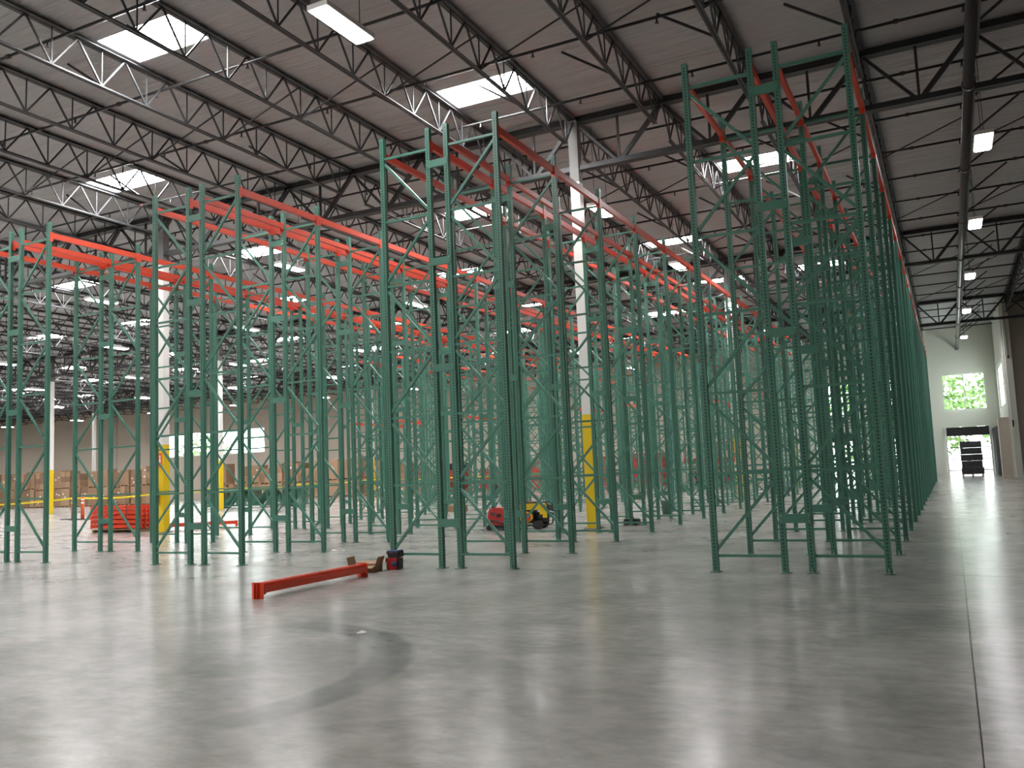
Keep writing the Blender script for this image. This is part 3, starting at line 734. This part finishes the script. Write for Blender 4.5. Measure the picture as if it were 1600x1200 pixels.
# ------------------------------------------------------------------ stacked pallets of cartons along the back wall
CART = {}
def load(x, y, z, w_, d_, h_, label, film):
    t = thing('carton_pallet', label, 'carton pallet', (x, y, z), (0, 0, R.uniform(-.04, .04)), 'pallets of brown cartons')
    obj('pallet', MB().box(-w_/2, w_/2, -d_/2, d_/2, .10, .13).box(-w_/2, -w_/2+.1, -d_/2, d_/2, 0, .1).box(-.05, .05, -d_/2, d_/2, 0, .1).box(w_/2-.1, w_/2, -d_/2, d_/2, 0, .1).mesh('pallet', 'wood'), t)
    nx, nz = R.choice(((2, 2), (2, 3), (1, 1), (2, 2))); hh = (h_-.13)/nz
    for i in range(nx):
        for k in range(nz):
            for q in range(1):
                ww = w_/nx; g = .008
                m = R.choice(('cardboard', 'cardboard', 'cardboard_b', 'cardboard_c'))
                key = (round(ww, 2), round(hh, 2), m, round(d_, 2))
                if key not in CART: CART[key] = B(-ww/2+g, ww/2-g, -d_/2+g, d_/2-g, 0, hh-.006).mesh('carton', m)
                obj('carton', CART[key], t, (-w_/2+ww*(i+.5), R.uniform(-.02, .02), .13+hh*k))
    if film:
        for q in range(2):
            zz = R.uniform(.3, h_-.3); a = R.uniform(-.3, .3)*w_
            obj('shipping_label', B(a-.09, a+.09, -d_/2-.03, -d_/2-.025, zz-.07, zz+.07).mesh('shipping_label', 'paper'), t)
n = 0; x = -91.5
while x < -45:
    if x < -64: y = 56.2+(.5 if x > -70 else 0)+R.uniform(-.2, .2); hs = [R.uniform(1.55, 1.85), R.uniform(1.3, 1.75)]
    else: y = 63.6+R.uniform(-.3, .3); hs = [R.uniform(1.35, 1.6), R.uniform(1.2, 2.0)]
    if n in (1, 2, 3, 14, 23): hs = [hs[0]]
    w_ = R.uniform(1.12, 1.3); z = 0
    for lv, h_ in enumerate(hs):
        load(x+w_/2, y, z, w_, 1.15, h_, 'brown carton pallet, %s, %s stack from the left along the back wall' % (('lower', 'upper')[lv] if len(hs) > 1 else 'single', nth(n)), R.random() < .6)
        z += h_+.002
    n += 1; x += w_+.08
# a few more stacks behind, between the racks
for i, (x, y, h_) in enumerate(((-42.5, 64.5, 2.7), (-41.1, 64.7, 2.3), (-39.8, 64.5, 2.0))):
    load(x, y, 0, 1.2, 1.15, h_, 'tall brown carton stack, %s of three left of the red pallets' % nth(i), True)
def wrapped(x, y, w_, d_, h_, body, label, dark=False, extra=None):
    t = thing('wrapped_pallet', label, 'wrapped pallet', (x, y, 0), group='wrapped pallets')
    obj('pallet', MB().box(-w_/2, w_/2, -d_/2, d_/2, .10, .13).box(-w_/2, -w_/2+.1, -d_/2, d_/2, 0, .1).box(-.05, .05, -d_/2, d_/2, 0, .1).box(w_/2-.1, w_/2, -d_/2, d_/2, 0, .1).mesh('pallet', 'wood'), t)
    nl = max(2, int(h_/.42)); hh = (h_-.13)/nl
    for k in range(nl):
        e = R.uniform(-.03, .02)
        obj('wrapped_layer', MB().prism([(-w_/2+e, .02-d_/2), (-w_/2+.03+e, -d_/2), (w_/2-.03-e, -d_/2), (w_/2-e, .02-d_/2), (w_/2-e, d_/2), (-w_/2+e, d_/2)], 'z', .13+hh*k, .13+hh*(k+1)-.012).mesh('wrapped_layer', body), t)
    if dark: obj('black_cover', B(-w_/2-.03, w_/2+.03, -d_/2-.03, d_/2+.03, h_-.55, h_+.01).mesh('black_cover', 'black'), t)
    return t
wrapped(-39.6+.6, 67, 2.2, 1.3, 2.5, 'redwrap', 'red wrapped pallet with black cover, far left of the red ones', True)
wrapped(-35.9, 67.2, 1.3, 1.2, 1.9, 'redwrap', 'red wrapped pallet just right of the black covered one')
wrapped(-31.4, 67, 2.4, 1.3, 2.3, 'redwrap', 'wide red wrapped pallet at the back wall seen behind the third row')
wrapped(-25.6, 67, 1.9, 1.3, 2.5, 'redwrap', 'tall red wrapped pallet at the back wall behind the near column')
wrapped(-21.6, 67, 2.8, 1.3, 2.6, 'redwrap', 'widest red wrapped pallet, rightmost of the red ones')
wrapped(1.25, 67.7, 1.30, 1.2, 2.35, 'blackwrap', 'tall black shrink-wrapped pallet standing in the far right gateway')
# scissor lift
t = thing('scissor_lift', 'red and black scissor lift parked beyond the racks', 'lift', (-15.4, 62.5, 0), (0, 0, .1))
obj('chassis', MB().box(-1.7, 1.7, -.6, .6, .35, .95).mesh('chassis', 'black'), t)
for sx in (-1, 1):
    for sy in (-1, 1):
        wv = obj('wheel', MB().tube([(sx*1.15, sy*.62, .42), (sx*1.15, sy*.9, .42)], .42, 18).mesh('wheel', 'rubber'), t)
        obj('hub', MB().tube([(sx*1.15, sy*.9, .42), (sx*1.15, sy*.92, .42)], .2, 12).mesh('hub', 'red'), wv)
for k in range(3):
    for s in (-1, 1): obj('scissor_arm', MB().bar((-1.3, .4*s, 1.0+k*.2), (1.3, .4*s, 1.2+k*.2), .06, .12).mesh('scissor_arm', 'red'), t)
obj('platform', MB().box(-1.8, 1.8, -.75, .75, 1.62, 1.98).mesh('platform', 'red'), t)
for x in (-1.75, -.6, .6, 1.75):
    for s in (-1, 1): obj('guard_post', MB().bar((x, .72*s, 1.98), (x, .72*s, 3.05), .05, .05).mesh('guard_post', 'red'), t)
for z in (2.5, 3.05):
    for s in (-1, 1): obj('guard_rail', MB().bar((-1.78, .72*s, z), (1.78, .72*s, z), .05, .05).mesh('guard_rail', 'red'), t)
    for s in (-1, 1): obj('guard_rail', MB().bar((1.75*s, -.72, z), (1.75*s, .72, z), .05, .05).mesh('guard_rail', 'red'), t)
obj('control_box', B(-1.5, -1.1, -.8, -.6, 2.5, 2.9).mesh('control_box', 'white'), t)
